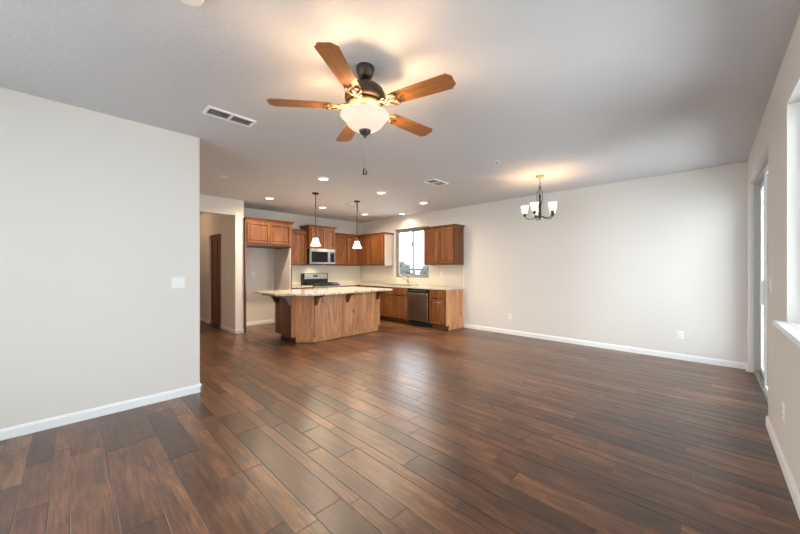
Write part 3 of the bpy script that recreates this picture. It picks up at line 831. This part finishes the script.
# ------------------------------------------------------------------ chandelier
t = thing('chandelier', 'small bronze chandelier with frosted up-facing shades', 'chandelier', (4.965, 1.846, 2.05))
def Q(z): return z-2.05
b = bm_new(); lathe(b, [(0, Q(H)), (.062, Q(H)), (.06, Q(2.725)), (.03, Q(2.715)), (.008, Q(2.70)), (0, Q(2.70))]); obj('canopy', b, M['brass'], t)
b = bm_new(); tube(b, [(0, 0, Q(2.705)), (0, 0, Q(2.58))], .005, 8)
lathe(b, [(.004, Q(2.60)), (.014, Q(2.585)), (.016, Q(2.55)), (.008, Q(2.54)), (.0, Q(2.54))], seg=14); obj('stem', b, M['bronze'], t)
b = bm_new(); lathe(b, [(0, Q(2.46)), (.014, Q(2.455)), (.022, Q(2.42)), (.012, Q(2.40)), (.016, Q(2.36)), (.020, Q(2.30)), (.020, Q(2.20)), (.026, Q(2.16)), (.018, Q(2.12)), (.010, Q(2.09)), (.012, Q(2.08)), (0, Q(2.065))], seg=16); obj('column', b, M['bronze'], t)
for k in range(5):
    a = math.radians(154+72*k-45.93); ca, sa = math.cos(a), math.sin(a)
    def C(r, z): return (r*ca, r*sa, Q(z))
    b = bm_new(); tube(b, [C(.012, 2.13), C(.05, 2.115), (.10*ca, .10*sa, Q(2.092)), C(.155, 2.088), C(.195, 2.105), C(.215, 2.14)], .0065); am = obj('arm', b, M['bronze'], t)
    b = bm_new(); tube(b, [C(.006, 2.545), C(.034, 2.50), C(.046, 2.43), C(.040, 2.36), C(.02, 2.30)], .004, 6); obj('scroll_rod', b, M['bronze'], t)
    b = bm_new(); lathe(b, [(.004, Q(2.13)), (.018, Q(2.14)), (.026, Q(2.17)), (.022, Q(2.176)), (0, Q(2.176))], .215*ca, .215*sa, 14); obj('socket', b, M['bronze'], am)
    b = bm_new(); lathe(b, [(.018, Q(2.176)), (.036, Q(2.178)), (.044, Q(2.20)), (.050, Q(2.25)), (.058, Q(2.285)), (.065, Q(2.298)), (.062, Q(2.298)), (.055, Q(2.285)), (.047, Q(2.25)), (.041, Q(2.202)), (.034, Q(2.182)), (.018, Q(2.180))], .215*ca, .215*sa, 20)
    obj('lamp_shade', b, M['shade'], am)
    lamp('chandelier_bulb', 'POINT', (.215*ca, .215*sa, Q(2.25)), 3.0, (1.0, .60, .30), t, shadow_soft_size=.02)

# ------------------------------------------------------------------ pendants
for lab, x, y in (('left pendant lamp with a bell-shaped glass shade over the island', 3.179, 5.271), ('right pendant lamp with a bell-shaped glass shade over the island', 4.157, 5.271)):
    t = thing('pendant_lamp', lab, 'pendant lamp', (x, y, 1.75), 0, 'pendants over the island')
    z = lambda q: q-1.75
    b = bm_new(); lathe(b, [(0, z(H)), (.062, z(H)), (.062, z(2.722)), (.045, z(2.712)), (0, z(2.71))]); obj('canopy', b, M['bronze'], t)
    b = bm_new(); tube(b, [(0, 0, z(2.715)), (0, 0, z(1.95))], .008, 8); obj('stem', b, M['bronze'], t)
    b = bm_new(); lathe(b, [(0, z(1.965)), (.016, z(1.96)), (.028, z(1.93)), (.030, z(1.90)), (0, z(1.90))], seg=16); obj('socket', b, M['bronze'], t)
    b = bm_new(); lathe(b, [(.02, z(1.905)), (.040, z(1.902)), (.052, z(1.885)), (.064, z(1.845)), (.078, z(1.80)), (.096, z(1.768)), (.104, z(1.755)), (.101, z(1.754)), (.092, z(1.768)), (.074, z(1.80)), (.060, z(1.845)), (.048, z(1.883)), (.036, z(1.898)), (.02, z(1.900))], seg=28)
    obj('lamp_shade', b, M['pshade'], t)
    lamp('pendant_bulb', 'POINT', (0, 0, z(1.80)), 16, (1.0, .78, .55), t, shadow_soft_size=.03)

# ------------------------------------------------------------------ recessed downlights
cans = [(2.753, 4.331, 'recessed ceiling light in front of the island, nearest the fan'), (2.757, 6.311, 'recessed ceiling light before the refrigerator surround'),
        (4.031, 6.388, 'recessed ceiling light between the two pendants and the microwave'), (4.001, 4.364, 'recessed ceiling light in front of the island, right of the right pendant'),
        (5.293, 6.40, 'recessed ceiling light nearest the kitchen corner'), (5.93, 5.66, 'recessed ceiling light above the kitchen window'),
        (5.259, 4.397, 'recessed ceiling light in front of the right wall cabinet')]
for x, y, lab in cans:
    t = thing('recessed_light', lab, 'ceiling light', (x, y, H-.02), 0, 'recessed ceiling lights')
    b = bm_new(); lathe(b, [(.070, .004), (.095, .012), (.097, .02), (.066, .02), (.066, .008), (.070, .004)], seg=28); obj('trim_ring', b, M['trim'], t)
    b = bm_new(); lathe(b, [(0, .006), (.05, .006), (.067, .010), (.067, .018), (0, .018)], seg=28); obj('lens', b, M['lens'], t)
    p = lamp('can_bulb', 'SPOT', (0, 0, -.01), (26 if y == 5.66 else 125 if y == 6.311 else 65 if x == 5.259 else 112), (1.0, .81, .58), t, shadow_soft_size=.05, spot_size=math.radians(172), spot_blend=1.0)

# ------------------------------------------------------------------ ceiling details
def vent(label, x0, y0, x1, y1, ang=0, n=7, split=True):
    t = thing('ceiling_vent', label, 'vent', ((x0+x1)/2, (y0+y1)/2, H-.012))
    hx, hy = (x1-x0)/2, (y1-y0)/2; f = .022
    b = bm_new()
    box(b, -hx, -hy, .0, hx, -hy+f, .012); box(b, -hx, hy-f, .0, hx, hy, .012); box(b, -hx, -hy+f, 0, -hx+f, hy-f, .012); box(b, hx-f, -hy+f, 0, hx, hy-f, .012)
    if split: box(b, -.01, -hy+f, 0, .01, hy-f, .012)
    obj('frame', b, M['trim'], t)
    b = bm_new(); box(b, -hx+f, -hy+f, .010, hx-f, hy-f, .012); obj('backing', b, M['ventgrey'], t)
    b = bm_new(); sp = (2*hy-2*f)/n
    for k in range(n):
        y = -hy+f+(k+.5)*sp
        prism(b, [(-sp*.48, .001), (-sp*.40, 0), (sp*.30, .008), (sp*.22, .009)], -hx+f, hx-f, Matrix(((0, 0, 1, 0), (1, 0, 0, y), (0, 1, 0, 0), (0, 0, 0, 1))))
    obj('louvers', b, M['ventgrey'], t)
vent('rectangular louvered ceiling vent above the near left wall', .825, 3.10, 1.235, 3.275, n=6)
vent('small louvered ceiling vent midway between fan and kitchen', 3.95, 3.085, 4.34, 3.315, n=7)
vent('square ceiling vent beside the right pendant canopy', 4.06, 5.53, 4.27, 5.70, n=4, split=False)

def disc_thing(name, label, cat, x, y, r, hh, mat):
    t = thing(name, label, cat, (x, y, H-hh))
    b = bm_new(); lathe(b, [(0, 0), (r*.82, 0), (r*.95, hh*.25), (r, hh*.7), (r, hh), (0, hh)]); obj('cover', b, mat, t)
    b = bm_new(); lathe(b, [(0, -.003), (r*.25, -.003), (r*.3, .001), (0, .001)], seg=16); obj('sensor', b, M['plate'], t)
disc_thing('smoke_detector', 'round white smoke detector on the ceiling at the top edge', 'smoke detector', .415, 1.90, .07, .03, M['plate'])
disc_thing('smoke_detector', 'faint round ceiling detector near the hall opening', 'smoke detector', 1.614, 5.313, .06, .014, M['reveal'])
for lab, x, y in (('tiny ceiling sprinkler between fan and chandelier', 3.885, 1.994), ('tiny ceiling sprinkler above the kitchen between pendant and window', 5.081, 5.337)):
    t = thing('sprinkler', lab, 'sprinkler', (x, y, H-.02))
    b = bm_new(); lathe(b, [(0, .012), (.03, .012), (.035, .02), (0, .02)], seg=18); obj('plate', b, M['plate'], t)
    b = bm_new(); lathe(b, [(0, 0), (.014, 0), (.014, .004), (.005, .006), (.005, .012), (0, .012)], seg=12); obj('head', b, M['chrome'], t)

# ------------------------------------------------------------------ switches and outlets (local: face towards -y)
def outlet(label, loc, rz, kind='outlet', gang=1, grp='wall outlets'):
    t = thing('wall_outlet' if kind == 'outlet' else 'light_switch', label, 'outlet' if kind == 'outlet' else 'light switch', loc, rz, grp)
    w = .036 + (gang-1)*.023
    b = bm_new(); box(b, -w, -.006, -.058, w, 0, .058, .002); obj('plate', b, M['plate'], t)
    for gi in range(gang):
        cx = (gi-(gang-1)/2)*.046
        if kind == 'outlet':
            for s in (-.02, .02):
                b = bm_new(); box(b, cx-.016, -.0085, s-.014, cx+.016, -.006, s+.014, .001); so = obj('socket', b, M['plate'], t)
                b = bm_new(); box(b, cx-.008, -.009, s-.006, cx-.005, -.0083, s+.006); box(b, cx+.005, -.009, s-.006, cx+.008, -.0083, s+.006); obj('slots', b, M['slot'], so)
        else:
            b = bm_new(); box(b, cx-.016, -.009, -.032, cx+.016, -.006, .032, .002); obj('rocker', b, M['trim'], t)
    return t
outlet('two-gang light switch on the near left wall', (.775, YL, 1.187), 0, 'switch', 2, 'light switches')
outlet('light switch on the shaded hall wall beside the bifold door', (2.335, 7.30, 1.17), -PI/2, 'switch', 1, 'light switches')
outlet('light switch on the right wall between sliding door and window', (3.93, YR, 1.19), PI, 'switch', 1, 'light switches')
outlet('outlet low on the right wall under the window sill', (3.31, YR, .378), PI)
outlet('outlet low on the far wall near the kitchen end', (XF, 2.897, .36), -PI/2)
outlet('outlet low on the far wall near the sliding door', (XF, .299, .36), -PI/2)
outlet('outlet on the back wall of the refrigerator bay', (2.985, YK, 1.20), 0)
outlet('outlet on the cream backsplash under the right wall cabinet', (XF-.008, 4.62, 1.20), -PI/2)

# ------------------------------------------------------------------ hall ceiling lamp (warm glow at the hall's left)
t = thing('hall_ceiling_lamp', 'warm dome ceiling lamp inside the hall', 'ceiling lamp', (1.55, 9.0, H-.10))
b = bm_new(); lathe(b, [(0, .10), (.10, .10), (.10, .085), (0, .085)]); obj('canopy', b, M['bronze'], t)
b = bm_new(); lathe(b, [(0, 0), (.06, .008), (.11, .035), (.13, .085), (0, .085)]); obj('lamp_shade', b, M['bowl'], t)
lamp('hall_bulb', 'POINT', (0, 0, -.05), 7, (1.0, .66, .40), t, shadow_soft_size=.08)

# ------------------------------------------------------------------ outdoors
b = bm_new(); box(b, -20, -20, -.25, 30, YR-.2, -.13); box(b, XF+.2, YR-.2, -.25, 30, 30, -.13); box(b, -20, YR-.2, -.25, XB-.2, 30, -.13)
struct('ground', b, M['concrete'])
t = thing('railing', 'grey outdoor railing seen through the kitchen window', 'railing', (8.6, 7.6, -.13))
b = bm_new(); box(b, -.03, -2.2, 1.38, .03, 2.2, 1.47); obj('top_rail', b, M['rail'], t)
for k in range(5):
    b = bm_new(); box(b, -.025, -2.15+k*1.06, 0, .025, -2.10+k*1.06, 1.38); obj('post', b, M['rail'], t)
b = bm_new()
for k in range(34): box(b, -.008, -2.05+k*.125, .15, .008, -2.034+k*.125, 1.38)
box(b, -.015, -2.1, .13, .015, 2.1, .16)
obj('balusters', b, M['rail'], t)
def shrub(label, x, y, hh, r):
    t = thing('shrub', label, 'shrub', (x, y, -.13), 0, 'shrubs beyond the railing')
    b = bm_new(); tube(b, [(0, 0, 0), (.02, .01, hh*.6)], [.04, .02]); obj('trunk', b, M['alder_dark'], t)
    b = bm_new()
    for k in range(7):
        s = bmesh.new(); bmesh.ops.create_icosphere(s, subdivisions=2, radius=r*random.uniform(.45, .8))
        for v in s.verts: v.co *= random.uniform(.82, 1.15)
        bmesh.ops.translate(s, vec=(random.uniform(-r, r)*.5, random.uniform(-r, r)*.5, hh-r*random.uniform(.2, 1.6)), verts=s.verts)
        merge(b, s)
    obj('foliage', b, M['shrub'], t)
for lab, x, y, hh, r in (('pale shrub beyond the railing, leftmost in the kitchen window', 10.6, 10.0, 1.62, .36), ('pale shrub beyond the railing, left of the window mullion', 10.9, 8.95, 1.58, .28), ('wide shrub beyond the railing, right of the window mullion', 10.4, 8.1, 1.62, .45)):
    shrub(lab, x, y, hh, r)
